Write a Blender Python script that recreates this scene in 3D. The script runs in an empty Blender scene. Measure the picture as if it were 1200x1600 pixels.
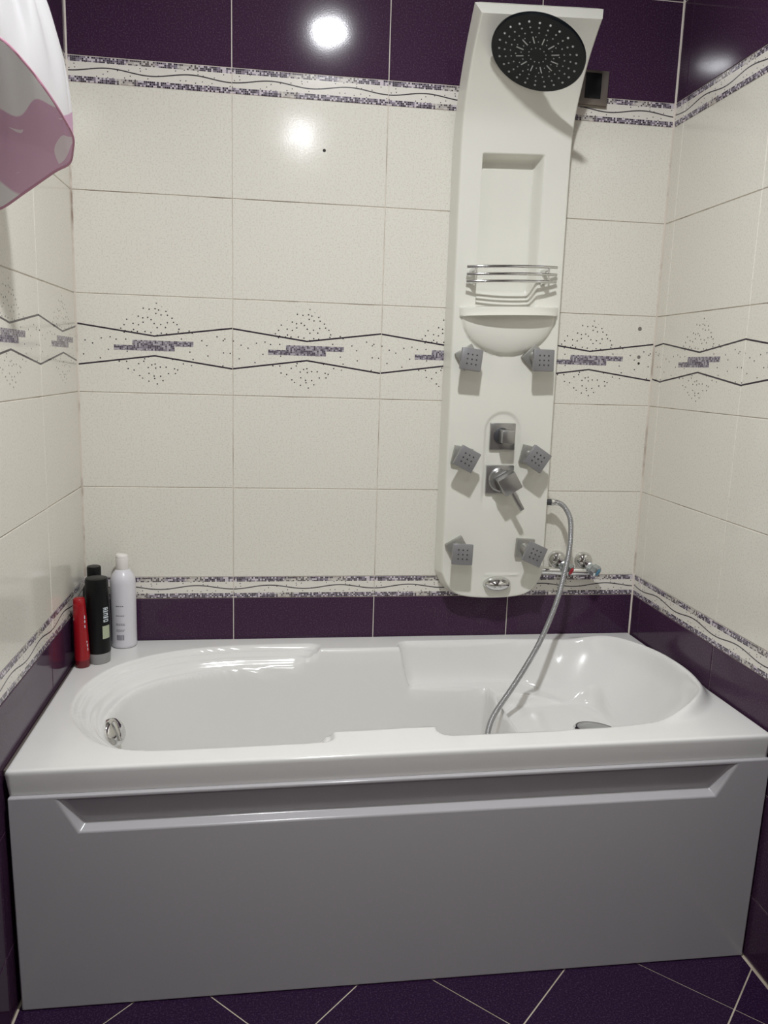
import bpy, bmesh, math, random
import numpy as np
from mathutils import Vector, Matrix, Euler

SC = bpy.context.scene
COL = SC.collection
R_ = math.radians
random.seed(7)

# ------------------------------------------------------------------ camera
cam_d = bpy.data.cameras.new('camera')
cam = bpy.data.objects.new('camera', cam_d)
COL.objects.link(cam)
cam.location = (0.50867, -2.21271, 1.30715)
cam.rotation_euler = (R_(79.81086), R_(-1.73866), R_(-7.77683))
cam_d.sensor_fit = 'AUTO'
cam_d.sensor_width = 36.0
cam_d.lens = 1246.17 / 1600 * 36.0
cam_d.clip_start = 0.02
SC.camera = cam

# ------------------------------------------------------------------ world, exposure
W = bpy.data.worlds.new('world')
SC.world = W
W.use_nodes = True
W.node_tree.nodes['Background'].inputs[0].default_value = (0.02, 0.02, 0.022, 1)
W.node_tree.nodes['Background'].inputs[1].default_value = 1.0
VS = SC.view_settings
SC.display_settings.display_device = 'sRGB'
VS.view_transform = 'Standard'
VS.look = 'None'
VS.gamma = 1.0
VS.use_curve_mapping = False
VS.exposure = 0.0

# two ceiling downlights (x, y, strength of the emitting disc)
LAMPS = [(0.73, -1.40, 1185.0), (0.67, -2.97, 325.0)]
LAMP_R = 0.055
LAMP_COL = (0.95, 0.975, 1.0)
CEIL = 2.68

# ------------------------------------------------------------------ room measures
RW = 1.5926            # room width (x)
RD = -3.70             # front wall (behind the camera)
ZB = 0.7175            # bottom of the white rows
H = 0.25281            # row pitch
BH = 0.0608            # border height
P = 0.4007             # column pitch
ZT = ZB + 5 * H        # top of the white rows

# ------------------------------------------------------------------ node helper
class N:
    """a socket with arithmetic"""
    nt = None
    def __init__(s, v): s.v = v
    @staticmethod
    def m(op, *a, clamp=False):
        n = N.nt.nodes.new('ShaderNodeMath'); n.operation = op; n.use_clamp = clamp
        for i, x in enumerate(a):
            x = x.v if isinstance(x, N) else x
            if isinstance(x, (int, float)): n.inputs[i].default_value = x
            else: N.nt.links.new(x, n.inputs[i])
        return N(n.outputs[0])
    def __add__(s, o): return N.m('ADD', s, o)
    __radd__ = __add__
    def __sub__(s, o): return N.m('SUBTRACT', s, o)
    def __rsub__(s, o): return N.m('SUBTRACT', o, s)
    def __mul__(s, o): return N.m('MULTIPLY', s, o)
    __rmul__ = __mul__
    def __truediv__(s, o): return N.m('DIVIDE', s, o)
    def __lt__(s, o): return N.m('LESS_THAN', s, o)
    def __gt__(s, o): return N.m('GREATER_THAN', s, o)
    def abs(s): return N.m('ABSOLUTE', s)
    def floor(s): return N.m('FLOOR', s)
    def cos(s): return N.m('COSINE', s)
    def max(s, o): return N.m('MAXIMUM', s, o)
    def min(s, o): return N.m('MINIMUM', s, o)

def ramp01(x, a, b):
    n = N.nt.nodes.new('ShaderNodeMapRange'); n.clamp = True
    N.nt.links.new(x.v, n.inputs[0])
    n.inputs[1].default_value = a; n.inputs[2].default_value = b
    return N(n.outputs[0])

def mix(f, a, b):
    n = N.nt.nodes.new('ShaderNodeMix'); n.data_type = 'RGBA'
    for sock, x in ((n.inputs[0], f), (n.inputs[6], a), (n.inputs[7], b)):
        x = x.v if isinstance(x, N) else x
        if isinstance(x, (int, float)): sock.default_value = x
        elif isinstance(x, tuple): sock.default_value = (*x, 1) if len(x) == 3 else x
        else: N.nt.links.new(x, sock)
    return N(n.outputs[2])

def noise(vec, scale, detail=2.0, rough=0.5):
    n = N.nt.nodes.new('ShaderNodeTexNoise')
    n.inputs['Scale'].default_value = scale
    n.inputs['Detail'].default_value = detail
    n.inputs['Roughness'].default_value = rough
    if vec is not None: N.nt.links.new(vec.v, n.inputs['Vector'])
    return N(n.outputs[0])

def combine(x, y, z):
    n = N.nt.nodes.new('ShaderNodeCombineXYZ')
    for i, a in enumerate((x, y, z)):
        if isinstance(a, N): N.nt.links.new(a.v, n.inputs[i])
        else: n.inputs[i].default_value = a
    return N(n.outputs[0])

def coords(kind='Object'):
    t = N.nt.nodes.new('ShaderNodeTexCoord')
    s = N.nt.nodes.new('ShaderNodeSeparateXYZ')
    N.nt.links.new(t.outputs[kind], s.inputs[0])
    return N(t.outputs[kind]), N(s.outputs[0]), N(s.outputs[1]), N(s.outputs[2])

def mat(name, col=(0.8, 0.8, 0.8), rough=0.4, metal=0.0, spec=0.5, coat=0.0):
    m = bpy.data.materials.new(name); m.use_nodes = True
    N.nt = m.node_tree
    b = m.node_tree.nodes['Principled BSDF']
    b.inputs['Base Color'].default_value = (*col, 1)
    b.inputs['Roughness'].default_value = rough
    b.inputs['Metallic'].default_value = metal
    b.inputs['Specular IOR Level'].default_value = spec
    b.inputs['Coat Weight'].default_value = coat
    m['b'] = 0
    return m, b

def setin(b, name, x):
    N.nt.links.new(x.v, b.inputs[name])

def bump(b, h, strength=0.1, dist=0.001):
    n = N.nt.nodes.new('ShaderNodeBump')
    n.inputs['Strength'].default_value = strength
    n.inputs['Distance'].default_value = dist
    N.nt.links.new(h.v, n.inputs['Height'])
    N.nt.links.new(n.outputs[0], b.inputs['Normal'])

M = {}
# ---- tiles
CREAM = (0.80, 0.775, 0.695)
def cream_base(vec):
    sp = noise(vec, 230.0, 2.0, 0.55)
    sp2 = noise(vec, 90.0, 1.0)
    c = mix(ramp01(sp, 0.50, 0.68), CREAM, (0.69, 0.66, 0.575))
    c = mix(ramp01(sp2, 0.50, 0.75) * 0.35, c, (0.80, 0.715, 0.645))
    return c
def tile_gloss(b, vec, k=1.0):
    w = noise(vec, 9.0, 1.0)
    g = noise(vec, 210.0, 2.0)
    bump(b, w * 0.9 + g * (0.10 * k), 0.32, 0.0016)

m, b = mat('cream_tile', rough=0.13, spec=0.45); M['cream'] = m
vec, u, v, z = coords()
setin(b, 'Base Color', cream_base(vec)); tile_gloss(b, vec)

def dots(u, z, cell, rad, density):
    """ink dots, one at most per Voronoi cell"""
    n = N.nt.nodes.new('ShaderNodeTexVoronoi')
    n.voronoi_dimensions = '2D'
    n.inputs['Scale'].default_value = 1.0
    n.inputs['Randomness'].default_value = 0.9
    N.nt.links.new(combine(u / cell, z / cell, 0.0).v, n.inputs['Vector'])
    d = N(n.outputs['Distance'])
    s = N.nt.nodes.new('ShaderNodeSeparateColor')
    N.nt.links.new(n.outputs['Color'], s.inputs[0])
    return (d < rad / cell) * (N(s.outputs[0]) < density)

def mosaic(u, z, cell, dark, mid, light):
    a = (u / cell); c = (z / cell)
    n = N.nt.nodes.new('ShaderNodeTexWhiteNoise'); n.noise_dimensions = '2D'
    N.nt.links.new(combine(a.floor(), c.floor(), 0.0).v, n.inputs['Vector'])
    r = N(n.outputs[0])
    col = mix(r > 0.40, dark, mid)
    col = mix(r > 0.74, col, light)
    fa = N.m('FRACT', a); fc = N.m('FRACT', c)
    gap = N.m('MAXIMUM', N.m('LESS_THAN', fa, 0.16), N.m('LESS_THAN', fc, 0.16))
    return mix(gap * 0.55, col, light)

INK = (0.035, 0.024, 0.036)
m, b = mat('decor_tile', rough=0.13, spec=0.45); M['decor'] = m
vec, u, v, z = coords()
c = cream_base(vec)
a = (u - 0.198).abs()
top = 0.1500 + a * 0.1340
bot = 0.0990 - a * 0.1400
lw = 0.0021
above = ((a / 0.135 + (z - 0.150) / 0.090) < 1.0) * (z > top)
below = ((a / 0.135 + (0.099 - z) / 0.080) < 1.0) * (z < bot)
inside = (z < top) * (z > bot) * (a > 0.055)
reg = (above.max(below)).min(1.0)
c = mix(dots(u, z, 0.0150, 0.0019, 0.80) * reg, c, INK)
c = mix(dots(u + 0.3, z, 0.021, 0.0018, 0.60) * inside, c, INK)
c = mix(((z - top).abs() < lw).max((z - bot).abs() < lw), c, INK)
bar1 = (u > 0.1415) * (u < 0.298) * (z > 0.1248) * (z < 0.1385)
bar2 = (u > 0.094) * (u < 0.2495) * (z > 0.1115) * (z < 0.1250)
mos = mosaic(u, z, 0.0045, (0.075, 0.058, 0.085), (0.23, 0.205, 0.245), (0.44, 0.41, 0.44))
c = mix(bar1.max(bar2), c, mos)
setin(b, 'Base Color', c); tile_gloss(b, vec)

m, b = mat('border_tile', rough=0.15, spec=0.45); M['border'] = m
vec, u, v, z = coords()
c = mix(noise(vec, 60.0, 1.0), (0.83, 0.79, 0.73), (0.77, 0.735, 0.665))
wave = 0.0308 - N.m('COSINE', u * (2 * math.pi / 0.2)) * 0.0052
c = mix(dots(u, z, 0.0135, 0.0014, 0.55), c, INK)
c = mix((z - wave).abs() < 0.0015, c, (0.05, 0.045, 0.05))
band = (z < 0.0138).max(z > 0.0470)
mos = mosaic(u, z + 0.0002, 0.0046, (0.026, 0.017, 0.033), (0.20, 0.165, 0.22), (0.66, 0.60, 0.64))
worn = ramp01(noise(vec, 11.0, 1.0), 0.60, 0.66)
mos = mix(worn * 0.75, mos, mosaic(u, z + 0.0002, 0.0046, (0.10, 0.08, 0.09), (0.58, 0.54, 0.48), (0.66, 0.62, 0.55)))
c = mix(band, c, mos)
setin(b, 'Base Color', c); tile_gloss(b, vec, 0.5)

def purple(name, dark, light, rough):
    m, b = mat(name, rough=rough, spec=0.22)
    vec, u, v, z = coords()
    sp = noise(vec, 260.0, 3.0, 0.7)
    c = mix(ramp01(sp, 0.50, 0.80), dark, light)
    setin(b, 'Base Color', c)
    w = noise(vec, 7.0, 1.0); g = noise(vec, 300.0, 2.0)
    bump(b, w * 0.9 + g * 0.07, 0.26, 0.0014)
    return m
M['purple'] = purple('purple_tile', (0.050, 0.0205, 0.050), (0.13, 0.082, 0.13), 0.09)
M['floor_tile'] = purple('purple_floor_tile', (0.022, 0.008, 0.031), (0.09, 0.05, 0.10), 0.22)

def grout(name, col, dirt, lo, hi, amt):
    m, b = mat(name, rough=0.85, spec=0.2)
    vec, u, v, z = coords()
    f = ramp01(noise(vec, 6.0, 4.0, 0.6), lo, hi) * amt
    setin(b, 'Base Color', mix(f, col, dirt))
    return m
m, b = mat('wall_grout', rough=0.85, spec=0.2); M['grout'] = m
vec, u, v, z = coords()
wh = (z > ZB + 0.004) * (z < ZT - 0.004)
f = ramp01(noise(vec, 5.0, 4.0, 0.6), 0.50, 0.64)
cw = mix(f, (0.72, 0.655, 0.575), (0.30, 0.22, 0.17))
cp = mix(ramp01(noise(vec, 20.0, 3.0), 0.4, 0.7) * 0.4, (0.78, 0.72, 0.66), (0.55, 0.47, 0.42))
setin(b, 'Base Color', mix(wh, cp, cw))
M['floor_grout'] = grout('floor_grout', (0.66, 0.58, 0.48), (0.35, 0.29, 0.22), 0.4, 0.65, 0.8)
M['ceiling'] = mat('ceiling_paint', (0.80, 0.79, 0.76), 0.7)[0]
M['front_wall'] = mat('front_wall_paint', (0.10, 0.07, 0.06), 0.5)[0]
M['hole'] = mat('dark_hole', (0.02, 0.017, 0.015), 0.7)[0]
M['putty'] = mat('grey_putty', (0.20, 0.18, 0.16), 0.7)[0]

# ---- sanitary ware
m, b = mat('white_acrylic', (0.80, 0.79, 0.765), 0.13, spec=0.5); M['acrylic'] = m
vec, u, v, z = coords()
f = ramp01(noise(vec, 3.0, 5.0, 0.6), 0.52, 0.75)
setin(b, 'Base Color', mix(f * 0.35, (0.81, 0.80, 0.775), (0.70, 0.685, 0.64)))
m, b = mat('shaded_panel_acrylic', (0.72, 0.71, 0.69), 0.16, spec=0.5); M['front_panel'] = m
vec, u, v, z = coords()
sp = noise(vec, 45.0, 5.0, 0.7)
setin(b, 'Base Color', mix(ramp01(sp, 0.66, 0.72) * 0.25, (0.49, 0.475, 0.49), (0.60, 0.58, 0.585)))  # rim's white acrylic made greyer: shade on the panel put into its colour
m, b = mat('cream_abs', (0.80, 0.79, 0.715), 0.2, spec=0.5); M['abs'] = m
m, b = mat('chrome', (0.72, 0.72, 0.71), 0.07, metal=1.0); M['chrome'] = m
m, b = mat('brushed_chrome', (0.40, 0.395, 0.385), 0.28, metal=0.85); M['steel'] = m
m, b = mat('grey_jet_face', (0.27, 0.265, 0.27), 0.35, metal=0.3); M['jet_face'] = m
m, b = mat('satin_jet_metal', (0.36, 0.355, 0.325), 0.35, metal=0.5); M['jet_base'] = m
M['nozzle_dark'] = mat('dark_rubber', (0.045, 0.045, 0.05), 0.5)[0]
m, b = mat('black_plastic', (0.0035, 0.0055, 0.0075), 0.30, spec=0.22); M['black'] = m
M['nozzle_grey'] = mat('grey_rubber_nozzle', (0.55, 0.56, 0.57), 0.45)[0]
m, b = mat('plate_metal', (0.235, 0.205, 0.175), 0.34, metal=0.6); M['plate'] = m
m, b = mat('black_glass', (0.008, 0.010, 0.011), 0.30, spec=0.3); M['glass'] = m
m, b = mat('hose_metal', (0.42, 0.42, 0.43), 0.28, metal=0.75); M['hose'] = m
vec, u, v, z = coords('UV')
rib = N.m('SINE', v * (2 * math.pi * 220))
bump(b, rib, 0.45, 0.0012)
M['red'] = mat('red_plastic', (0.33, 0.006, 0.012), 0.28)[0]
M['darkred'] = mat('dark_red_cap', (0.16, 0.006, 0.012), 0.3)[0]
M['bottle_black'] = mat('bottle_black', (0.005, 0.0055, 0.006), 0.36, spec=0.25)[0]
M['bottle_white'] = mat('bottle_white', (0.74, 0.72, 0.76), 0.3)[0]
M['cap_white'] = mat('cap_white', (0.82, 0.78, 0.74), 0.35)[0]
M['cap_grey'] = mat('cap_grey', (0.30, 0.30, 0.295), 0.3)[0]
M['print_grey'] = mat('print_grey', (0.22, 0.20, 0.24), 0.5)[0]
M['print_white'] = mat('print_white', (0.62, 0.66, 0.70), 0.5)[0]
M['print_green'] = mat('print_green', (0.42, 0.46, 0.32), 0.5)[0]
M['index_red'] = mat('index_red', (0.55, 0.03, 0.05), 0.3)[0]
M['index_blue'] = mat('index_blue', (0.10, 0.28, 0.42), 0.3)[0]
M['index_clear'] = mat('index_pale', (0.50, 0.54, 0.55), 0.18, metal=0.8)[0]
M['hem'] = mat('pink_hem', (0.50, 0.25, 0.34), 0.6)[0]
M['silicone'] = mat('dirty_sealant', (0.12, 0.10, 0.085), 0.7)[0]
m, b = mat('curtain_cloth', (0.8, 0.78, 0.8), 0.55, spec=0.3); M['curtain'] = m
vec, u, v, z = coords()
n1 = noise(vec, 8.0, 0.5, 0.4)
n2 = noise(vec, 13.0, 0.5)
lv = z + (n1 - 0.5) * 0.60
f = ramp01(lv, -0.452, -0.446)
g = (lv < -0.50) * (n2 > 0.56)
c = mix(f, (0.62, 0.40, 0.53), (0.77, 0.76, 0.765))
c = mix(g, c, (0.74, 0.66, 0.70))
setin(b, 'Base Color', c)
b.inputs['Transmission Weight'].default_value = 0.0
ts = N.nt.nodes.new('ShaderNodeBsdfTranslucent')
N.nt.links.new(c.v, ts.inputs[0])
mx = N.nt.nodes.new('ShaderNodeMixShader'); mx.inputs[0].default_value = 0.42
N.nt.links.new(b.outputs[0], mx.inputs[1]); N.nt.links.new(ts.outputs[0], mx.inputs[2])
N.nt.links.new(mx.outputs[0], N.nt.nodes['Material Output'].inputs[0])
m, b = mat('lamp_glow', (1, 1, 1), 0.5); M['lamp_rim'] = mat('lamp_rim', (0.8, 0.8, 0.8), 0.3)[0]

# ------------------------------------------------------------------ object helpers
def link(name, me, parent=None, loc=(0, 0, 0), rot=(0, 0, 0)):
    o = bpy.data.objects.new(name, me); COL.objects.link(o)
    o.location = loc; o.rotation_euler = rot
    if parent: o.parent = parent
    return o
def thing(name, label, cat, loc=(0, 0, 0), group=None, rot=(0, 0, 0)):
    o = link(name, None, None, loc, rot)
    o.empty_display_size = 0.05
    o['label'] = label; o['category'] = cat
    if group: o['group'] = group
    return o
def pydata(name, vs, fs, mats, smooth=False, fm=None):
    me = bpy.data.meshes.new(name); me.from_pydata([tuple(map(float, q)) for q in vs], [], fs)
    for k in (mats if isinstance(mats, (list, tuple)) else [mats]): me.materials.append(k)
    if smooth: me.polygons.foreach_set('use_smooth', [True] * len(me.polygons))
    if fm is not None: me.polygons.foreach_set('material_index', fm)
    me.update(); return me
def bm_mesh(name, bm, mats, smooth=False, angle=None):
    bmesh.ops.recalc_face_normals(bm, faces=bm.faces)
    me = bpy.data.meshes.new(name); bm.to_mesh(me); bm.free()
    for k in (mats if isinstance(mats, (list, tuple)) else [mats]): me.materials.append(k)
    if smooth or angle:
        me.polygons.foreach_set('use_smooth', [True] * len(me.polygons))
        if angle: me.set_sharp_from_angle(angle=R_(angle))
    return me
def box_bm(sx, sy, sz, bev=0.0, seg=2, c=(0, 0, 0)):
    bm = bmesh.new()
    bmesh.ops.create_cube(bm, size=1.0, matrix=Matrix.Translation(c) @ Matrix.Diagonal((sx, sy, sz, 1)))
    if bev:
        bmesh.ops.bevel(bm, geom=list(bm.edges), offset=bev, segments=seg, profile=0.5, affect='EDGES', clamp_overlap=True)
    return bm
def lathe(profile, seg=32, sx=1.0, sy=1.0):
    """profile [(r,z)...] around z"""
    vs, fs = [], []
    n = len(profile)
    for i in range(seg):
        a = 2 * math.pi * i / seg
        for r, z in profile: vs.append((r * math.cos(a) * sx, r * math.sin(a) * sy, z))
    for i in range(seg):
        j = (i + 1) % seg
        for k in range(n - 1):
            fs.append((i * n + k, j * n + k, j * n + k + 1, i * n + k + 1))
    bm = bmesh.new()
    bv = [bm.verts.new(q) for q in vs]
    for f in fs: bm.faces.new([bv[k] for k in f])
    bmesh.ops.remove_doubles(bm, verts=bm.verts, dist=1e-6)
    bmesh.ops.dissolve_degenerate(bm, edges=bm.edges, dist=1e-7)
    return bm
def catmull(pts, n=8, closed=False):
    pts = [Vector(q) for q in pts]; L = len(pts); out = []
    rng = L if closed else L - 1
    for i in range(rng):
        if closed: a, b_, c_, d = pts[i - 1], pts[i], pts[(i + 1) % L], pts[(i + 2) % L]
        else:
            b_, c_ = pts[i], pts[i + 1]
            a = pts[i - 1] if i > 0 else b_ * 2 - c_
            d = pts[i + 2] if i + 2 < L else c_ * 2 - b_
        for k in range(n):
            t = k / n
            out.append(0.5 * ((2 * b_) + (c_ - a) * t + (2 * a - 5 * b_ + 4 * c_ - d) * t * t + (3 * b_ - a - 3 * c_ + d) * t ** 3))
    if not closed: out.append(pts[-1])
    return out
def tube_me(name, pts, r, m, seg=12, cap=True, closed=False):
    pts = [Vector(q) for q in pts]; n = len(pts)
    rr = r if isinstance(r, (list, tuple)) else [r] * n
    vs, fs, uv = [], [], []
    up = Vector((0, 0, 1)); prev = None; dist = 0
    for i, q in enumerate(pts):
        if closed: t = (pts[(i + 1) % n] - pts[i - 1]).normalized()
        else: t = (pts[min(i + 1, n - 1)] - pts[max(i - 1, 0)]).normalized()
        if prev is None:
            a = t.cross(up)
            if a.length < 1e-3: a = t.cross(Vector((1, 0, 0)))
            a.normalize()
        else:
            a = (prev - t * prev.dot(t)).normalized()
        prev = a; b_ = t.cross(a)
        if i: dist += (pts[i] - pts[i - 1]).length
        for k in range(seg):
            an = 2 * math.pi * k / seg
            vs.append(q + (a * math.cos(an) + b_ * math.sin(an)) * rr[i]); uv.append((k / seg, dist))
    for i in range(n if closed else n - 1):
        i2 = (i + 1) % n
        for k in range(seg):
            k2 = (k + 1) % seg
            fs.append((i * seg + k, i * seg + k2, i2 * seg + k2, i2 * seg + k))
    if cap and not closed:
        fs.append(tuple(reversed(range(seg)))); fs.append(tuple((n - 1) * seg + k for k in range(seg)))
    me = pydata(name, vs, fs, m, smooth=True)
    l = me.uv_layers.new(name='UVMap')
    for lp in me.loops: l.data[lp.index].uv = uv[lp.vertex_index]
    me.set_sharp_from_angle(angle=R_(60))
    return me
def orient(n, up=(0, 0, 1)):
    """rotation whose local +z is n"""
    z = Vector(n).normalized(); x = Vector(up).cross(z)
    if x.length < 1e-4: x = Vector((1, 0, 0))
    x.normalize(); y = z.cross(x)
    return Matrix((x, y, z)).transposed()

# ------------------------------------------------------------------ room shell
def slab(name, x0, x1, y0, y1, z0, z1, m):
    bm = box_bm(x1 - x0, y1 - y0, z1 - z0, c=((x0 + x1) / 2, (y0 + y1) / 2, (z0 + z1) / 2))
    o = link(name, bm_mesh(name, bm, m)); o['kind'] = 'structure'; return o
TH = 0.0085      # tile thickness
GR = 0.0022      # grout lies this far behind the tile faces
wall_back = slab('wall_back', -0.12, RW + 0.12, GR, 0.12, -0.08, CEIL + 0.08, M['grout'])
wall_left = slab('wall_left', -0.12, -GR, RD - 0.12, GR, -0.08, CEIL + 0.08, M['grout'])
wall_right = slab('wall_right', RW + GR, RW + 0.12, RD - 0.12, GR, -0.08, CEIL + 0.08, M['grout'])
wall_front = slab('wall_front', -GR, RW + GR, RD - 0.12, RD, -0.08, CEIL + 0.08, M['front_wall'])
floor = slab('floor', -GR, RW + GR, RD, GR, -0.08, -0.002, M['floor_grout'])
ceiling = slab('ceiling', -GR, RW + GR, RD, GR, CEIL, CEIL + 0.08, M['ceiling'])

_tile_cache = {}
def tile_mesh(u0, u1, z0, z1, m):
    """a tile (piece) in its own full-tile coordinates: x along the wall, z up, face at y=0 towards -y"""
    key = (round(u0, 4), round(u1, 4), round(z0, 4), round(z1, 4), m.name)
    if key in _tile_cache: return _tile_cache[key]
    e = 0.0011
    vs = [(u0, TH, z0), (u1, TH, z0), (u1, TH, z1), (u0, TH, z1),
          (u0, e, z0), (u1, e, z0), (u1, e, z1), (u0, e, z1),
          (u0 + e, 0, z0 + e), (u1 - e, 0, z0 + e), (u1 - e, 0, z1 - e), (u0 + e, 0, z1 - e)]
    fs = [(8, 9, 10, 11)]
    for a, b_ in ((0, 4), (4, 8)):
        for k in range(4):
            k2 = (k + 1) % 4
            fs.append((a + k, a + k2, b_ + k2, b_ + k))
    me = pydata('tile', vs, fs, m); _tile_cache[key] = me
    return me
J = 0.0017    # joint width
def rows():
    for k in range(3, 0, -1):
        yield 'purple', ZB - BH - H * k, H
    yield 'border', ZB - BH, BH
    for k in range(5):
        yield ('decor' if k == 2 else 'cream'), ZB + H * k, H
    yield 'border', ZT, BH
    for k in range(3):
        yield 'purple', ZT + BH + H * k, H
def tile_wall(parent, length, start, place, pstart=None, skip=None):
    """start: u of a joint on the wall axis; place(u)->(loc,rot)"""
    for kind, z0, hh in rows():
        lo, hi = max(z0, 0.0), min(z0 + hh, CEIL)
        if hi - lo < 0.01: continue
        s0 = pstart if (pstart is not None and kind == 'purple' and z0 < ZB) else start
        k0 = math.floor((0 - s0) / P)
        u = s0 + k0 * P
        while u < length - 0.004:
            a, c_ = max(u, 0.0), min(u + P, length)
            if c_ - a > 0.008 and not (skip and skip(kind, z0, a, c_)):
                jj = J if kind not in ('purple',) else J + 0.0010
                ua = (a - u) + (jj / 2 if a > 0 else 0.0007); ub = (c_ - u) - (jj / 2 if c_ < length else 0.0007)
                za = (lo - z0) + jj / 2; zb = (hi - z0) - jj / 2
                if kind == 'border': za = 0.0006; zb = hh - 0.0006
                me = tile_mesh(ua, ub, za, zb, M[kind])
                loc, rz = place(u, z0)
                nm = {'border': 'border_tile', 'decor': 'decor_tile', 'cream': 'wall_tile', 'purple': 'purple_tile'}[kind]
                o = link(nm, me, parent, loc, (random.uniform(-1, 1) * 0.0012, random.uniform(-1, 1) * 0.0006, rz + random.uniform(-1, 1) * 0.0010))
            u += P
tile_wall(wall_back, RW, 0.0, lambda u, z: ((u, 0, z), 0.0), skip=lambda k, z0, a, c: z0 + H < 0.40)
# right wall: u runs from the back corner towards the camera
tile_wall(wall_right, -RD, 0.0544, lambda u, z: ((RW, -u, z), -math.pi / 2))
# left wall: u runs from the front wall to the back corner
tile_wall(wall_left, -RD, (-RD - 0.3335) % P, lambda u, z: ((0, RD + u, z), math.pi / 2), pstart=(-RD - 0.352) % P)

# grout beads in the two back corners
for k, cx_ in ((2, 0.0), (3, RW)):
    bm = bmesh.new(); sg = 1 if k == 2 else -1; w_ = 0.0040
    pr_ = [(cx_ - sg * 0.0015, 0.0015), (cx_ + sg * w_, 0.0015), (cx_ + sg * w_, -0.0004), (cx_ + sg * 0.0014, -0.0014), (cx_ + sg * 0.0004, -w_), (cx_ - sg * 0.0015, -w_)]
    lo_ = [bm.verts.new((x, y, 0.42)) for x, y in pr_]; hi_ = [bm.verts.new((x, y, CEIL - 0.001)) for x, y in pr_]
    n_ = len(pr_)
    for a in range(n_): bm.faces.new((lo_[a], lo_[(a + 1) % n_], hi_[(a + 1) % n_], hi_[a]))
    bm.faces.new(lo_); bm.faces.new(hi_)
    o = link('trim_%d' % k, bm_mesh('corner_grout', bm, M['grout'])); o['kind'] = 'structure'
# drill holes and filled plugs in the back wall
def wall_dot(name, x, z, r, m):
    bm = lathe([(0, 0.0004), (r * 0.8, 0.0006), (r, 0.0)], 12)
    o = link(name, bm_mesh(name, bm, m), wall_back, (x, -0.0004, z), (math.pi / 2, 0, 0))
wall_dot('drill_hole', 0.637, 1.861, 0.0042, M['hole'])
wall_dot('drill_hole', 1.549, 1.344, 0.0036, M['hole'])
wall_dot('filled_hole', 1.544, 1.441, 0.0058, M['putty'])
wall_dot('filled_hole', 1.548, 1.362, 0.0052, M['putty'])

# floor tiles, laid diagonally and cut to the room
def clip(poly, ax, val, keep_less):
    out = []
    for i in range(len(poly)):
        a, b_ = poly[i], poly[(i + 1) % len(poly)]
        ia = (a[ax] <= val) == keep_less; ib = (b_[ax] <= val) == keep_less
        if ia: out.append(a)
        if ia != ib:
            t = (val - a[ax]) / (b_[ax] - a[ax]); out.append((a[0] + t * (b_[0] - a[0]), a[1] + t * (b_[1] - a[1])))
    return out
A0, SA = 0.1455, 0.4735     # x + y = A0 + k SA
B0, SB = 0.9430, 0.4660     # x - y = B0 + k SB
fj = 0.0034
for i in range(-12, 6):
    for k in range(-4, 12):
        ca, cb = A0 + i * SA + fj * .7, A0 + (i + 1) * SA - fj * .7
        da, db = B0 + k * SB + fj * .7, B0 + (k + 1) * SB - fj * .7
        poly = [((s + d) / 2, (s - d) / 2) for s, d in ((ca, da), (ca, db), (cb, db), (cb, da))]
        for ax, val, kl in ((0, 0.004, False), (0, RW - 0.008, True), (1, -2.6, False), (1, -0.40, True)):
            poly = clip(poly, ax, val, kl)
            if len(poly) < 3: break
        if len(poly) < 3: continue
        ar = abs(sum(poly[q][0] * poly[q - 1][1] - poly[q - 1][0] * poly[q][1] for q in range(len(poly)))) / 2
        if ar < 2e-4: continue
        bm = bmesh.new()
        f = bm.faces.new([bm.verts.new((x, y, 0)) for x, y in poly])
        bmesh.ops.recalc_face_normals(bm, faces=[f])
        if f.normal.z < 0: f.normal_flip()
        r = bmesh.ops.extrude_face_region(bm, geom=[f])
        for v_ in bm.verts: v_.co.z = -0.008
        for g_ in r['geom']:
            if isinstance(g_, bmesh.types.BMVert): g_.co.z = 0.0
        link('floor_tile', bm_mesh('floor_tile', bm, M['floor_tile']), floor, (0, 0, random.uniform(-.0003, .0)))

# ------------------------------------------------------------------ ceiling lamps
for i, (lx, ly, st) in enumerate(LAMPS):
    t = thing('ceiling_lamp', ['round recessed ceiling lamp above the bathtub side of the room', 'round recessed ceiling lamp farther from the bathtub, behind the camera'][i], 'lamp', (lx, ly, CEIL), 'recessed ceiling lamps')
    bm = lathe([(LAMP_R, 0.0), (LAMP_R + 0.002, -0.006), (LAMP_R + 0.016, -0.005), (LAMP_R + 0.020, 0.0)], 32)
    link('lamp_frame', bm_mesh('lamp_frame', bm, M['lamp_rim'], smooth=True), t)
    mm = bpy.data.materials.new('lamp_light'); mm.use_nodes = True
    nt = mm.node_tree; nt.nodes.clear()
    e = nt.nodes.new('ShaderNodeEmission'); e.inputs[0].default_value = (*LAMP_COL, 1); e.inputs[1].default_value = st
    oo = nt.nodes.new('ShaderNodeOutputMaterial'); nt.links.new(e.outputs[0], oo.inputs[0])
    bm = lathe([(0, -0.004), (LAMP_R * 0.97, -0.0035)], 32)
    for f in bm.faces: f.normal_update()
    me = bm_mesh('lamp_diffuser', bm, mm)
    link('lamp_diffuser', me, t)

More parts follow.
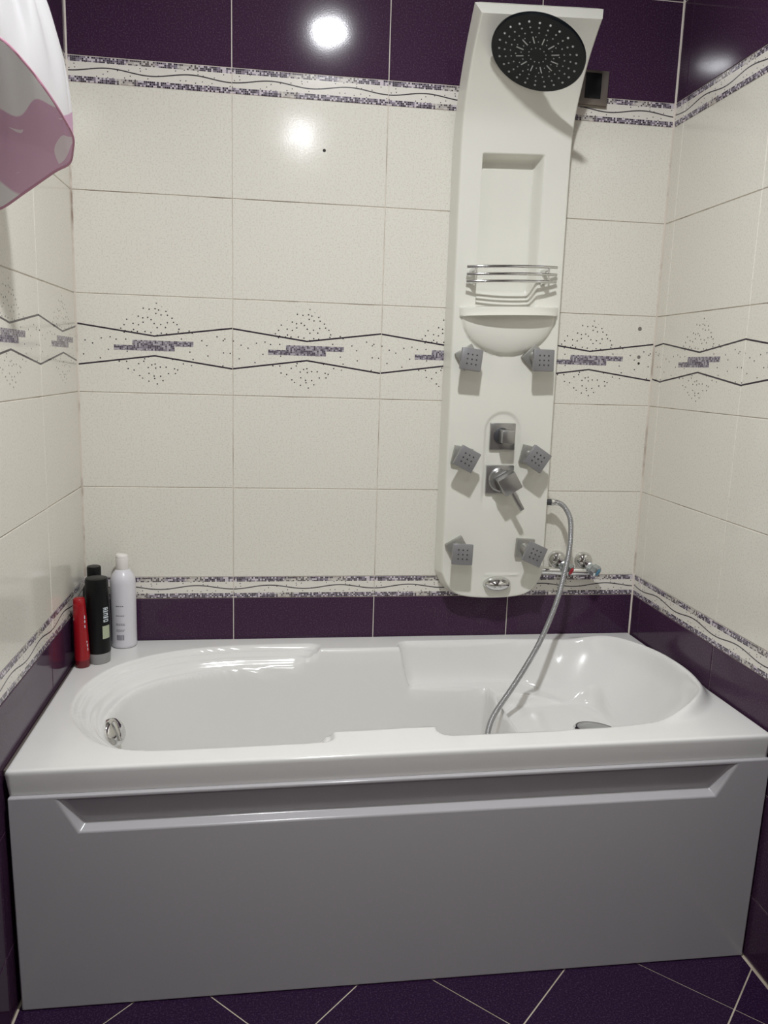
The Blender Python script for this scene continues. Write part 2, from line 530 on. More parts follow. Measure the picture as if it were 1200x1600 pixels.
# ------------------------------------------------------------------ bathtub
RIM = 0.5365
def ss(t):
    t = np.clip(t, 0, 1); return t * t * (3 - 2 * t)
def tilt(x, y):
    return (-0.0045 + 0.0190 * np.clip(x / 1.59, 0, 1)) * np.clip(-y / 0.72, 0, 1)
def dense(pts, n=6): return np.array([(q.x, q.y) for q in catmull([(a, b_, 0) for a, b_ in pts], n, True)])
OUT = dense([(.060, -.37), (.070, -.30), (.098, -.225), (.139, -.172), (.205, -.120), (.293, -.084), (.38, -.067), (.465, -.060), (.64, -.057),
             (.86, -.052), (1.015, -.050), (1.206, -.053), (1.37, -.066), (1.455, -.098), (1.515, -.165), (1.548, -.25), (1.558, -.34), (1.553, -.43), (1.525, -.52), (1.45, -.598),
             (1.323, -.643), (1.111, -.657), (.872, -.658), (.636, -.664), (.40, -.668), (.249, -.664), (.165, -.628), (.098, -.54), (.066, -.45)])
MAIN = dense([(.66, -.105), (.45, -.112), (.347, -.129), (.262, -.163), (.206, -.200), (.165, -.245), (.142, -.290), (.126, -.36), (.121, -.42), (.130, -.485), (.155, -.54), (.20, -.582),
              (.27, -.604), (.40, -.612), (.64, -.614), (.86, -.612), (1.04, -.610), (1.112, -.595), (1.130, -.56), (1.132, -.36), (1.138, -.20), (1.134, -.13), (1.10, -.105), (.86, -.105)])
def sdf(poly, X, Y):
    d2 = np.full(X.shape, 1e9); ins = np.zeros(X.shape, bool); n = len(poly)
    for i in range(n):
        x0, y0 = poly[i]; x1, y1 = poly[(i + 1) % n]
        ex, ey = x1 - x0, y1 - y0; L = ex * ex + ey * ey
        if L < 1e-12: continue
        t = np.clip(((X - x0) * ex + (Y - y0) * ey) / L, 0, 1)
        d2 = np.minimum(d2, (X - x0 - t * ex) ** 2 + (Y - y0 - t * ey) ** 2)
        c1 = (y0 > Y) != (y1 > Y)
        with np.errstate(divide='ignore', invalid='ignore'):
            xi = x0 + (Y - y0) * ex / (ey if abs(ey) > 1e-12 else 1e-12)
        ins ^= c1 & (X < xi)
    return np.where(ins, 1, -1) * np.sqrt(d2)
def smax(a, b_, k):
    h = np.clip(0.5 + 0.5 * (a - b_) / k, 0, 1); return b_ * (1 - h) + a * h + k * h * (1 - h)
def smin(a, b_, k): return -smax(-a, -b_, k)
def wallp(d, depth, w):
    t = np.clip(d / w, 0, 1)
    return np.where(d < 0, d * 6.0, depth * np.sin(t * np.pi / 2))
def tub_depth(X, Y):
    do = sdf(OUT, X, Y); dm = sdf(MAIN, X, Y)
    db = smin(do, 0.642 - X, 0.030)
    dB = np.where(db < 0, db * 6, 0.013 * ss(db / 0.010) + 0.011 * ss((db - 0.016) / 0.012) + 0.020 * ss((db - 0.033) / 0.020))
    wm = 0.085 + 0.06 * (1 - ss((X - 0.10) / 0.35))
    dM = wallp(dm, 0.415, wm)
    dc = smin(do, X - 0.866, 0.035)
    wc = 0.034 + 0.150 * ss((X - 1.22) / 0.22)
    DC = 0.116 + 0.036 * ss((X - 1.16) / 0.24)
    dC = wallp(dc, DC, wc)
    rx = np.minimum(X - 1.10, 1.45 - X); ry = np.minimum(-0.145 - Y, Y + 0.605)
    dD = wallp(smin(rx, ry, 0.05), 0.154, 0.040)
    d = smax(dB, dM, 0.006)
    d = smax(d, dC, 0.008)
    d = smax(d, dD, 0.012)
    d = smax(d, np.zeros_like(d), 0.0045)
    bead = 0.027 * np.exp(-((do + 0.006) / 0.017) ** 2) * ss((X - 1.36) / 0.14)
    return d - bead
def tub_basin():
    xs = np.linspace(0.012, 1.582, 331); ys = np.linspace(-0.722, -0.007, 152)
    X, Y = np.meshgrid(xs, ys)
    Z = RIM - tub_depth(X, Y) + tilt(X, Y)
    ny, nx = X.shape
    vs = list(np.stack([X.ravel(), Y.ravel(), Z.ravel()], 1))
    fs = [(j * nx + i, j * nx + i + 1, (j + 1) * nx + i + 1, (j + 1) * nx + i) for j in range(ny - 1) for i in range(nx - 1)]
    ring = [(0, i) for i in range(nx)] + [(j, nx - 1) for j in range(1, ny)] + [(ny - 1, i) for i in range(nx - 2, -1, -1)] + [(j, 0) for j in range(ny - 2, 0, -1)]
    prev = [j * nx + i for j, i in ring]
    for off, dz in ((.0018, -.0003), (.0038, -.0014), (.0052, -.0034), (.0058, -.0062), (.0058, -.011), (.0005, -.049), (-.0002, -.053), (-.0014, -.0555), (-.012, -.0560)):
        cur = []
        for j, i in ring:
            ox = (-1 if i == 0 else 1 if i == nx - 1 else 0); oy = (-1 if j == 0 else 1 if j == ny - 1 else 0)
            k = off / (1.0 if ox == 0 or oy == 0 else 1.25)
            q = np.array([X[j, i] + ox * k, Y[j, i] + oy * k, RIM + tilt(X[j, i], Y[j, i]) + dz])
            cur.append(len(vs)); vs.append(q)
        L = len(ring)
        for a in range(L): fs.append((prev[a], cur[a], cur[(a + 1) % L], prev[(a + 1) % L]))
        prev = cur
    me = pydata('tub_basin', vs, fs, M['acrylic'], smooth=True)
    return me
tub = thing('bathtub', 'white acrylic bathtub with shade-darkened front panel along the tiled back wall', 'bathtub', (0.797, -0.36, 0.0))
def tubpart(name, me): 
    o = link(name, me, tub, (-0.797, 0.36, 0)); return o
tubpart('tub_basin', tub_basin())
# front panel with its recessed trapezoid grip band
PF = -0.7305
def front_panel():
    """plate with a trapezoid grip band: a lit lower bevel and a face that sinks towards it"""
    def P3(x, z, rec):
        zz = z * (1 + float(tilt(np.array(x), np.array(-0.72))) / 0.48)
        return (x, PF + 0.0140 * (1 - z / 0.48) + rec, zz)
    x0, x1, z0, z1, zt, zb = 0.010, 1.587, 0.001, 0.4815, 0.4735, 0.4015
    bm = bmesh.new()
    nv = lambda *a: bm.verts.new(P3(*a))
    A, B, C, D = nv(x0, z0, 0), nv(x1, z0, 0), nv(x1, z1, 0), nv(x0, z1, 0)
    T1, T2, B1, B2 = nv(0.099, zt, 0), nv(1.511, zt, 0), nv(0.138, zb, 0), nv(1.468, zb, 0)
    I1, I2, J1, J2 = nv(0.113, zt, 0.006), nv(1.497, zt, 0.006), nv(0.1450, zb + 0.0095, 0.0205), nv(1.4610, zb + 0.0095, 0.0205)
    K = [bm.verts.new((q.co.x, q.co.y + 0.02, q.co.z)) for q in (A, B, C, D)]
    for f in ((D, T1, T2, C), (A, B1, T1, D), (A, B, B2, B1), (B, C, T2, B2), (T1, B1, J1, I1), (B1, B2, J2, J1), (B2, T2, I2, J2), (I1, J1, J2, I2), (T1, I1, I2, T2),
              (A, D, K[3], K[0]), (D, C, K[2], K[3]), (C, B, K[1], K[2]), (B, A, K[0], K[1]), (K[3], K[2], K[1], K[0])):
        bm.faces.new(f)
    bmesh.ops.recalc_face_normals(bm, faces=bm.faces)
    diag = {frozenset((a, b_)) for a, b_ in ((A, B1), (D, T1), (C, T2), (B, B2))}
    ed = [e for e in bm.edges if frozenset(e.verts) not in diag and not all(v_ in K for v_ in e.verts)]
    bmesh.ops.bevel(bm, geom=ed, offset=0.0030, segments=3, profile=0.5, affect='EDGES', clamp_overlap=True)
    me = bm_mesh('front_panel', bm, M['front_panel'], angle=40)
    for f in me.polygons:
        if f.area > 0.006: f.use_smooth = False
    return me
o = tubpart('front_panel', front_panel()); o['label'] = 'white front panel, shade put into its colour, with recessed trapezoid band'
# overflow cover
ov = tubpart('overflow_cover', bm_mesh('overflow_cover', lathe([(0, 0.017), (0.020, 0.0165), (0.030, 0.013), (0.033, 0.008), (0.033, -0.03)], 32), M['chrome'], smooth=True))
ovn = orient((0.80, -0.40, 0.44))
ov.matrix_local = Matrix.Translation((-0.797 + 0.143, 0.36 - 0.418, 0.458)) @ ovn.to_4x4()
g = link('grip_bar', bm_mesh('grip_bar', box_bm(0.012, 0.050, 0.008, 0.003), M['chrome'], angle=35), ov, (0, 0, 0.019))

# dirty sealant bead in the corner between tub and left wall
bm = box_bm(0.006, 0.70, 0.014, 0.002, c=(0.0035, -0.365, 0.522))
o = link('trim_1', bm_mesh('sealant', bm, M['silicone'])); o['kind'] = 'structure'

# ------------------------------------------------------------------ shower panel
SP = thing('shower_column', 'tall white shower column with square body jets and overhead shower on back wall', 'shower panel', (1.14, 0.0, 0.66))
SPO = Vector((1.14, 0.0, 0.66))
PL = [(-.055, .60), (-.055, .80), (-.055, 1.20), (-.055, 1.60), (-.0555, 1.80), (-.058, 1.89), (-.070, 1.955), (-.100, 2.015), (-.140, 2.072), (-.180, 2.112), (-.213, 2.140)]
pth = [(q.y, q.z) for q in catmull([(0, a, b_) for a, b_ in PL], 24)]
pth = np.array(pth)
arc = np.concatenate([[0], np.cumsum(np.hypot(*np.diff(pth, axis=0).T))])
S0 = 0.60
SMAX = S0 + arc[-1]
def frame(s):
    s = np.asarray(s, float)
    a = s - S0
    y = np.interp(a, arc, pth[:, 0]); z = np.interp(a, arc, pth[:, 1])
    e = 0.004
    dy = np.interp(a + e, arc, pth[:, 0]) - np.interp(a - e, arc, pth[:, 0]); dz = np.interp(a + e, arc, pth[:, 1]) - np.interp(a - e, arc, pth[:, 1])
    L = np.hypot(dy, dz) + 1e-12
    return y, z, -dz / L, dy / L      # point and outward normal (ny, nz)
XC, HWD = 1.1362, 0.1450
def warp(x, z):
    return z + (x - 1.1362) * 0.036 * ss((z - 0.75) / 0.7)
def relief(x, s):
    r = np.zeros_like(x)
    # soap niche
    d = smin(smin(x - 1.046, 1.216 - x, 0.01), 1.872 - s, 0.012)
    left = x < 1.13
    w = np.where(left, 0.009, 0.020)
    nd = 0.045 * ss(smin(np.where(left, (x - 1.046) / 0.003, (1.216 - x) / 0.020), (1.872 - s) / 0.016, 0.3)) * (s > 1.484) * (1 - 0.6 * ss((1.53 - s) / 0.05))
    r -= nd
    # ledge and half bowl
    u = (x - 1.1405) / 0.1375
    arcv = np.clip(1 - np.abs(u) ** 2.6, 0, 1) ** 0.75
    prot = 0.034 * arcv + 0.005 * ss((1 - np.abs(u)) / 0.03)
    r += prot * ss((s - 1.4545) / 0.003) * ss((1.4835 - s) / 0.005)
    q = 1 - ((x - 1.1405) / 0.129) ** 2 - ((1.457 - s) / 0.104) ** 2
    r += np.where((s < 1.457), 0.031 * np.sqrt(np.clip(q, 0, 1)), 0)
    # capsule around the controls
    zc = np.clip(s, 0.90, 1.147)
    dcap = 0.050 - np.hypot(x - 1.1415, s - zc)
    r -= 0.004 * ss((dcap + 0.003) / 0.007) * ss((s - 0.92) / 0.05)
    r += 0.0025 * np.exp(-((s - 0.734) / 0.003) ** 2) * ss((0.054 - np.abs(x - 1.162)) / 0.008)
    return r
def zbot(v): return 0.669 + 0.016 * v ** 2 + 0.055 * np.abs(v) ** 7
def panel_mesh():
    NX, NS = 120, 430
    v = np.sin(np.linspace(-1, 1, NX) * np.pi / 2 * 0.92) / math.sin(np.pi / 2 * 0.92)
    t = np.linspace(0, 1, NS)
    V, T = np.meshgrid(v, t)
    SL = 0.82; n0 = 44
    up = np.concatenate([np.linspace(SL, 1.445, 140)[1:], np.linspace(1.4465, 1.492, 32), np.linspace(1.4955, 1.865, 80), np.linspace(1.8675, 1.885, 9), np.linspace(1.889, SMAX, 84)])
    NS = n0 + len(up)
    V, T = np.meshgrid(v, np.zeros(NS))
    zb_ = zbot(v)
    S = np.concatenate([np.stack([zb_ + (SL - zb_) * j / (n0 - 1) for j in range(n0)]), np.repeat(up[:, None], NX, 1)])
    X = XC + V * HWD
    RL = relief(X, S)
    y, z, ny, nz = frame(S)
    Y = y + ny * RL; Z = z + nz * RL
    vs = list(np.stack([X.ravel(), Y.ravel(), warp(X, Z).ravel()], 1))
    fs = [(j * NX + i, j * NX + i + 1, (j + 1) * NX + i + 1, (j + 1) * NX + i) for j in range(NS - 1) for i in range(NX - 1)]
    ring = [(0, i) for i in range(NX)] + [(j, NX - 1) for j in range(1, NS)] + [(NS - 1, i) for i in range(NX - 2, -1, -1)] + [(j, 0) for j in range(NS - 2, 0, -1)]
    pts = np.array([(X[j, i], S[j, i]) for j, i in ring])
    L = len(ring)
    tan = np.roll(pts, -1, 0) - np.roll(pts, 1, 0)
    nor = np.stack([tan[:, 1], -tan[:, 0]], 1); nor /= np.linalg.norm(nor, axis=1)[:, None] + 1e-12
    # outward always; at the lip straight ahead only
    prev = [j * NX + i for j, i in ring]
    thick = 0.053 - 0.010 * ss((pts[:, 1] - 1.85) / 0.3)
    for out, dep, fr in ((.0015, .0006, 0), (.0032, .0022, 0), (.0045, .005, 0), (.006, .012, 0), (.0145, 1, 1), (.004, 1, 1)):
        D = np.full(L, dep) if not fr else thick.copy()
        ox = pts[:, 0] + nor[:, 0] * out; os_ = pts[:, 1] + nor[:, 1] * out * np.where(pts[:, 1] > 1.9, 0.35, 1.0)
        y, z, ny, nz = frame(np.minimum(os_, SMAX))
        ex = np.maximum(os_ - SMAX, 0)
        yy = y - ny * D + ex * nz * -1; zz = z - nz * D + ex * -ny
        yy = np.minimum(yy, -0.0015)
        cur = []
        for a in range(L):
            cur.append(len(vs)); vs.append(np.array([ox[a], yy[a], warp(ox[a], zz[a])]))
        for a in range(L): fs.append((prev[a], cur[a], cur[(a + 1) % L], prev[(a + 1) % L]))
        prev = cur
    # back: strips between left and right edge
    bot = prev[:NX]; right = prev[NX - 1:NX - 1 + NS]; topr = prev[NX + NS - 2:2 * NX + NS - 2]; left = [prev[0]] + list(reversed(prev[2 * NX + NS - 3 + 1:]))
    left = left + [topr[-1]]
    n = min(len(left), len(right))
    for a in range(n - 1): fs.append((left[a], left[a + 1], right[a + 1], right[a]))
    vs = [np.array(q) - np.array(SPO) for q in vs]
    me = pydata('column_body', vs, fs, M['abs'], smooth=True)
    me.set_sharp_from_angle(angle=R_(50))
    return me
body = link('column_body', panel_mesh(), SP)
def face(x, z, d=0.0):
    """world point on the flat front, d in front of it"""
    return Vector((x, -0.055 - d, z))
def sp_part(name, me, pos, rot=None, parent=SP, base=SPO):
    o = link(name, me, parent)
    Mx = Matrix.Translation(Vector(pos) - base)
    if rot is not None: Mx = Mx @ (rot.to_4x4() if len(rot) == 3 else rot)
    o.matrix_local = Mx
    return o
# body jets: square base plate, stem and swivelled square head with nine nozzles
FR = Matrix.Rotation(math.pi / 2, 3, 'X')          # local z -> world -y (towards the room), local y -> world z
jb = box_bm(0.053, 0.053, 0.014, 0.002, c=(0, 0, 0.007))
bmesh.ops.create_cone(jb, cap_ends=True, segments=20, radius1=0.017, radius2=0.013, depth=0.040, matrix=Matrix.Translation((0, 0, 0.031)))
jet_base_me = bm_mesh('body_jet', jb, M['jet_base'], angle=35)
jh = box_bm(0.058, 0.058, 0.013, 0.0025, c=(0, 0, 0))
jet_head_me = bm_mesh('jet_head', jh, M['jet_face'], angle=35)
jn = bmesh.new()
for a in (-1, 0, 1):
    for c_ in (-1, 0, 1):
        bmesh.ops.create_cone(jn, cap_ends=True, segments=8, radius1=0.0024, radius2=0.0020, depth=0.0014, matrix=Matrix.Translation((a * 0.0125, c_ * 0.0125, 0.0068)))
jet_noz_me = bm_mesh('jet_nozzles', jn, M['nozzle_dark'])
# x, z of the head centre, base offset, base spin, head spin, head yaw, head pitch
JETS = [(1.0335, 1.3385, 0.001, 0.006, 32, -7, 4, -4), (1.2335, 1.3420, -0.012, 0.008, 45, 0, 2, -2),
        (1.0345, 1.0710, -0.003, 0.004, -12, -27, 0, 0), (1.2345, 1.0740, -0.008, 0.006, -13, -33, 0, -2),
        (1.0350, 0.8030, -0.004, 0.012, 30, -3, 0, -6), (1.2440, 0.8030, -0.016, 0.012, -3, -24, 4, -4)]
for (x, z, bx, bz, bs, hs, yw, pt) in JETS:
    base_pos = face(x + bx - 0.004, z + bz, -0.001)
    bo = sp_part('body_jet', jet_base_me, base_pos, FR @ Matrix.Rotation(R_(bs), 3, 'Z'))
    x2 = 0.5087 + (x - 0.5087) * 0.9905; z2 = 1.307 + (z - 1.307) * 0.9905
    hm = Matrix.Translation(face(x2, z2, 0.056)) @ (FR @ Matrix.Rotation(R_(yw), 3, 'Y') @ Matrix.Rotation(R_(pt), 3, 'X') @ Matrix.Rotation(R_(hs), 3, 'Z')).to_4x4()
    bw = Matrix.Translation(base_pos) @ (FR @ Matrix.Rotation(R_(bs), 3, 'Z')).to_4x4()
    ho = link('jet_head', jet_head_me, bo); ho.matrix_local = bw.inverted() @ hm
    no = link('jet_nozzles', jet_noz_me, bo); no.matrix_local = bw.inverted() @ hm
# diverter
dv = sp_part('diverter', bm_mesh('diverter', box_bm(0.072, 0.074, 0.010, 0.002, c=(0, 0, 0.005)), M['steel'], angle=35), face(1.1415, 1.1315, -0.005), FR)
bm = box_bm(0.036, 0.036, 0.046, 0.003, c=(0.004, 0.002, 0.031))
link('diverter_knob', bm_mesh('diverter_knob', bm, M['steel'], angle=35), dv)
bm = lathe([(0.0225, 0.009), (0.0225, 0.013), (0.021, 0.014), (0, 0.014)], 28)
link('knob_collar', bm_mesh('knob_collar', bm, M['nozzle_dark'], angle=40), dv, (-0.004, 0.002, 0))
# mixer with lever
mxr = sp_part('mixer', bm_mesh('mixer', box_bm(0.079, 0.080, 0.010, 0.002, c=(0, 0, 0.005)), M['steel'], angle=35), face(1.1400, 1.0110, -0.005), FR)
bm = lathe([(0.034, 0.008), (0.034, 0.014), (0.030, 0.017), (0.029, 0.034), (0, 0.034)], 32)
link('mixer_collar', bm_mesh('mixer_collar', bm, M['steel'], angle=40), mxr, (0, 0, 0))
bm = box_bm(0.054, 0.052, 0.036, 0.003, c=(0, 0, 0))
lv = link('mixer_lever', bm_mesh('mixer_lever', bm, M['steel'], angle=35), mxr)
lv.matrix_local = Matrix.Translation((0.013, -0.004, 0.052)) @ Matrix.Rotation(R_(32), 4, 'Z') @ Matrix.Rotation(R_(5), 4, 'X')
bm = box_bm(0.013, 0.064, 0.010, 0.002, c=(0, 0, 0))
lb = link('lever_handle', bm_mesh('lever_handle', bm, M['steel'], angle=35), mxr)
lb.matrix_local = Matrix.Translation((0.037, -0.050, 0.062)) @ Matrix.Rotation(R_(31), 4, 'Z')
# spout
bm = lathe([(0.040, -0.004), (0.041, 0.004), (0.037, 0.016), (0.026, 0.026), (0.012, 0.031), (0, 0.032)], 40, 1.0, 0.52)
sp_part('spout', bm_mesh('spout', bm, M['chrome'], smooth=True), face(1.149, 0.7095, 0.0), FR)
# shelf rails
for zz in (1.5820, 1.5630, 1.5445):
    pts = []
    for k in range(25):
        u = -1 + k / 12
        x = 1.1345 + u * 0.1225
        pts.append(Vector((x, -0.084 - 0.020 * (1 - u * u), warp(x, zz))) - SPO)
    link('rail', tube_me('rail', pts, 0.0040, M['chrome'], 10), SP)
for x in (1.036, 1.233):
    u = (x - 1.1345) / 0.1225; yy = -0.084 - 0.020 * (1 - u * u)
    pts = [Vector((x, yy, warp(x, 1.5805))) - SPO, Vector((x, yy, warp(x, 1.546))) - SPO]
    link('rail_upright', tube_me('rail_upright', pts, 0.0026, M['chrome'], 8), SP)
    for zz in (1.574, 1.543):
        pts = [Vector((x - 0.006, -0.054, warp(x, zz))) - SPO, Vector((x - 0.005, -0.066, warp(x, zz))) - SPO, Vector((x, yy, warp(x, zz + 0.002))) - SPO]
        link('rail_post', tube_me('rail_post', pts, [0.006, 0.006, 0.003], M['chrome'], 10), SP)
# overhead shower
HC = Vector((1.1262, -0.22, 2.0512)); HN = Vector((-0.3515, -0.2897, -0.8902)).normalized(); HR = 0.1151
HM = Matrix.Translation(HC - SPO) @ orient(HN, (0, -1, 0)).to_4x4()
bm = lathe([(0, -0.024), (0.020, -0.024), (0.030, -0.018), (0.070, -0.013), (HR - 0.004, -0.011), (HR, -0.008), (HR, -0.002), (HR - 0.002, 0.0), (0, 0.0)], 72)
hd = link('overhead_shower', bm_mesh('overhead_shower', bm, M['black'], angle=40), SP); hd.matrix_local = HM
hd['label'] = 'round black shower head with grey nozzles'
nz = bmesh.new()
def dot_at(r, a, q=0.0017):
    bmesh.ops.create_icosphere(nz, subdivisions=1, radius=q, matrix=Matrix.Translation((r * math.cos(a), r * math.sin(a), 0.0003)))
for k in range(24):
    a = 2 * math.pi * k / 24 + 0.13
    r0 = (0.096, 0.094)[k % 2]
    dot_at(r0, a, 0.0031); dot_at(0.0805, a + 0.01, 0.0025); dot_at(0.066, a, 0.0021)
for k in range(24):
    a = 2 * math.pi * (k + 0.5) / 24 + 0.13
    if k % 2: dot_at(0.0535, a, 0.0018)
for k in range(12):
    a = 2 * math.pi * k / 12 + 0.13
    dot_at(0.040, a + math.pi / 12, 0.0017); dot_at(0.0215, a, 0.0018)
    bmesh.ops.create_cube(nz, size=1.0, matrix=Matrix.Rotation(a, 4, 'Z') @ Matrix.Translation((0.0445, 0, 0.0003)) @ Matrix.Diagonal((0.0185, 0.0025, 0.0020, 1)))
no = link('spray_nozzles', bm_mesh('spray_nozzles', nz, M['nozzle_grey']), hd)
# ball joint between hood and head
jt = HC - HN * 0.022
hood = Vector((1.135, -0.176, 2.118))
bm_me = tube_me('swivel_joint', [jt - SPO, jt.lerp(hood, 0.55) - SPO, hood - SPO], [0.013, 0.012, 0.016], M['chrome'], 16)
link('swivel_joint', bm_me, hd).matrix_local = HM.inverted()
# hose outlet elbow
bm_me = tube_me('hose_outlet', [Vector((1.280, -0.045, 0.9455)) - SPO, Vector((1.301, -0.045, 0.9455)) - SPO], 0.0085, M['nozzle_dark'], 14)
link('hose_outlet', bm_me, SP)

# ------------------------------------------------------------------ hand shower on its hose
HS = thing('hand_shower', 'chrome hand shower lying in the bathtub at the end of its grey metal hose', 'hand shower', (1.31, -0.43, 0.392))
HSO = Vector((1.31, -0.43, 0.392))
hp = [(1.302, -.045, .9455), (1.318, -.052, .9450), (1.333, -.066, .934), (1.3425, -.090, .905), (1.3415, -.105, .860), (1.3345, -.118, .810), (1.316, -.135, .740), (1.297, -.150, .681),
      (1.266, -.175, .622), (1.232, -.20, .569), (1.188, -.235, .521), (1.144, -.270, .479), (1.108, -.302, .452), (1.078, -.330, .427), (1.058, -.362, .405), (1.045, -.400, .378), (1.035, -.455, .320), (1.035, -.50, .235),
      (1.06, -.535, .200), (1.085, -.545, .26), (1.105, -.545, .34), (1.140, -.535, .393), (1.185, -.515, .400), (1.215, -.497, .402)]
pts = [q - HSO for q in catmull(hp, 8)]
hs = link('hose', tube_me('hose', pts, 0.0073, M['hose'], 12), HS)
nut = tube_me('hose_nut', [Vector((1.298, -.045, .9455)) - HSO, Vector((1.306, -.045, .9455)) - HSO, Vector((1.312, -.047, .9455)) - HSO, Vector((1.320, -.053, .9445)) - HSO], [0.0105, 0.0105, 0.0088, 0.0080], M['chrome'], 8)
link('hose_nut', nut, HS)
hn = Vector((0.10, 0.10, 0.98)).normalized()
hc = Vector((1.320, -0.430, 0.4240))
bm = lathe([(0, -0.014), (0.02, -0.014), (0.046, -0.008), (0.058, -0.002), (0.060, 0.003), (0.057, 0.007), (0.050, 0.008)], 48)
h_ = link('shower_head', bm_mesh('shower_head', bm, M['chrome'], smooth=True), HS); h_.matrix_local = Matrix.Translation(hc - HSO) @ orient(hn).to_4x4()
bm = lathe([(0.0515, 0.006), (0.0495, 0.0095), (0.030, 0.0115), (0, 0.012)], 40)
link('spray_plate', bm_mesh('spray_plate', bm, M['cap_grey'], smooth=True), h_)
bm = lathe([(0.050, 0.0078), (0.052, 0.0096), (0.054, 0.0078)], 40)
link('plate_ring', bm_mesh('plate_ring', bm, M['black'], smooth=True), h_)
pts = [Vector(q) - HSO for q in ((1.212, -.4985, .402), (1.235, -.484, .404), (1.26, -.468, .406), (1.285, -.453, .407), (1.30, -.444, .407))]
link('handle', tube_me('handle', pts, [.0085, .0105, .0115, .011, .010], M['chrome'], 14), HS)

# ------------------------------------------------------------------ old wall taps beside the column
WT = thing('wall_tap', 'old chrome two handle wall tap with red and blue indexes beside shower column', 'tap', (1.36, 0.0, 0.745))
WO = Vector((1.36, 0.0, 0.745))
pts = [Vector(q) - WO for q in ((1.285, -.038, .742), (1.31, -.038, .742), (1.36, -.038, .7385), (1.42, -.038, .7385), (1.437, -.038, .7385))]
link('tap_body', tube_me('tap_body', pts, [.012, .012, .013, .012, .010], M['chrome'], 18), WT)
for hx, hz, ic in ((1.343, 0.768, 'index_red'), (1.425, 0.764, 'index_blue')):
    bm = lathe([(0.026, 0.0), (0.0262, 0.010), (0.0225, 0.021), (0.0165, 0.026), (0.0105, 0.027), (0.0105, 0.045), (0, 0.046)], 32)
    ro = link('rosette', bm_mesh('rosette', bm, M['chrome'], angle=50), WT)
    ro.matrix_local = Matrix.Translation(Vector((hx, 0.0, hz)) - WO) @ FR.to_4x4()
    # faceted handle pointing down and to the right of its rosette
    ax = Vector((0.62, -0.70, -0.36)).normalized()
    bm = lathe([(0, -0.016), (0.012, -0.014), (0.0125, 0.002), (0.0185, 0.006), (0.0195, 0.019), (0.016, 0.024), (0, 0.024)], 8)
    kn = link('tap_handle', bm_mesh('tap_handle', bm, M['index_clear'], angle=20), WT)
    kn.matrix_local = Matrix.Translation(Vector((hx + 0.010, -0.046, hz - 0.014)) - WO) @ orient(ax).to_4x4()
    bm = lathe([(0.0115, 0.0235), (0.010, 0.0265), (0, 0.027)], 16)
    link('index_cap', bm_mesh('index_cap', bm, M[ic], smooth=True), kn)

# ------------------------------------------------------------------ switch plate
SW = thing('wall_plate', 'square brushed metal wall plate with black glass panel right of shower column', 'wall plate', (1.350, 0.0, 2.062), rot=(0, R_(0.5), 0))
link('plate_frame', bm_mesh('plate_frame', box_bm(0.083, 0.013, 0.086, 0.0018, c=(0, -0.0068, 0)), M['plate'], angle=35), SW)
link('plate_rim', bm_mesh('plate_rim', box_bm(0.088, 0.006, 0.090, 0.0015, c=(-0.001, -0.0030, -0.0015)), M['plate'], angle=35), SW)
link('glass_panel', bm_mesh('glass_panel', box_bm(0.045, 0.004, 0.064, 0.001, c=(-0.001, -0.0125, 0.004)), M['glass'], angle=35), SW)

# ------------------------------------------------------------------ bottles on the tub corner
def patch(name, prof, a0, a1, z0, z1, m, parent, off=0.0004, na=6):
    """printed area hugging a turned body; prof(z)->radius"""
    vs, fs = [], []
    zs = [z0 + (z1 - z0) * k / 3 for k in range(4)]
    for z in zs:
        for k in range(na + 1):
            a = R_(a0 + (a1 - a0) * k / na); r = prof(z) + off
            vs.append((r * math.cos(a), r * math.sin(a), z))
    for j in range(3):
        for k in range(na):
            q = j * (na + 1) + k; fs.append((q, q + 1, q + na + 2, q + na + 1))
    return link(name, pydata(name, vs, fs, m, smooth=True), parent)
def interp(prof):
    zs = [q[1] for q in prof]; rs = [q[0] for q in prof]
    return lambda z: float(np.interp(z, zs, rs))
def rimz(x, y): return float(RIM + tilt(np.array(x), np.array(y)))
# white bottle
bx, by = 0.1075, -0.041
b1 = thing('shampoo_bottle', 'tall white round bottle with white flip cap on tub corner', 'bottle', (bx, by, rimz(bx, by) + 0.0004), rot=(0, 0, 0))
pr = [(0.030, 0.0), (0.033, 0.003), (0.0335, 0.010), (0.0335, 0.178), (0.0325, 0.189), (0.028, 0.202), (0.021, 0.211), (0.0165, 0.216)]
link('bottle_body', bm_mesh('bottle_body', lathe([(0, 0)] + pr + [(0, 0.216)], 40), M['bottle_white'], angle=60), b1)
bm = lathe([(0.0160, 0.214), (0.0172, 0.218), (0.0172, 0.247), (0.0165, 0.249), (0, 0.249)], 32)
cp = link('flip_cap', bm_mesh('flip_cap', bm, M['cap_white'], angle=50), b1)
bm = lathe([(0.0165, 0.0), (0.0168, 0.004), (0.014, 0.009), (0, 0.010)], 28)
link('cap_lid', bm_mesh('cap_lid', bm, M['cap_white'], angle=60), cp, (-0.001, 0, 0.2485), (0, R_(8), 0))
f = interp(pr)
for (z0, z1, a0, a1, mm) in ((0.1190, 0.1215, -116, -80, 'print_grey'), (0.0925, 0.0945, -116, -76, 'print_grey'), (0.0700, 0.0715, -116, -76, 'print_grey'), (0.0665, 0.0680, -116, -74, 'print_grey'), (0.0530, 0.0545, -116, -76, 'print_grey'), (0.0495, 0.0510, -116, -80, 'print_grey')):
    for k in range(4):
        w = (a1 - a0) / 4
        patch('text_line', f, a0 + w * k + 0.7, a0 + w * (k + 1) - 0.7 - 1.5 * random.random(), z0, z1, M[mm], b1, na=3)
a = -114
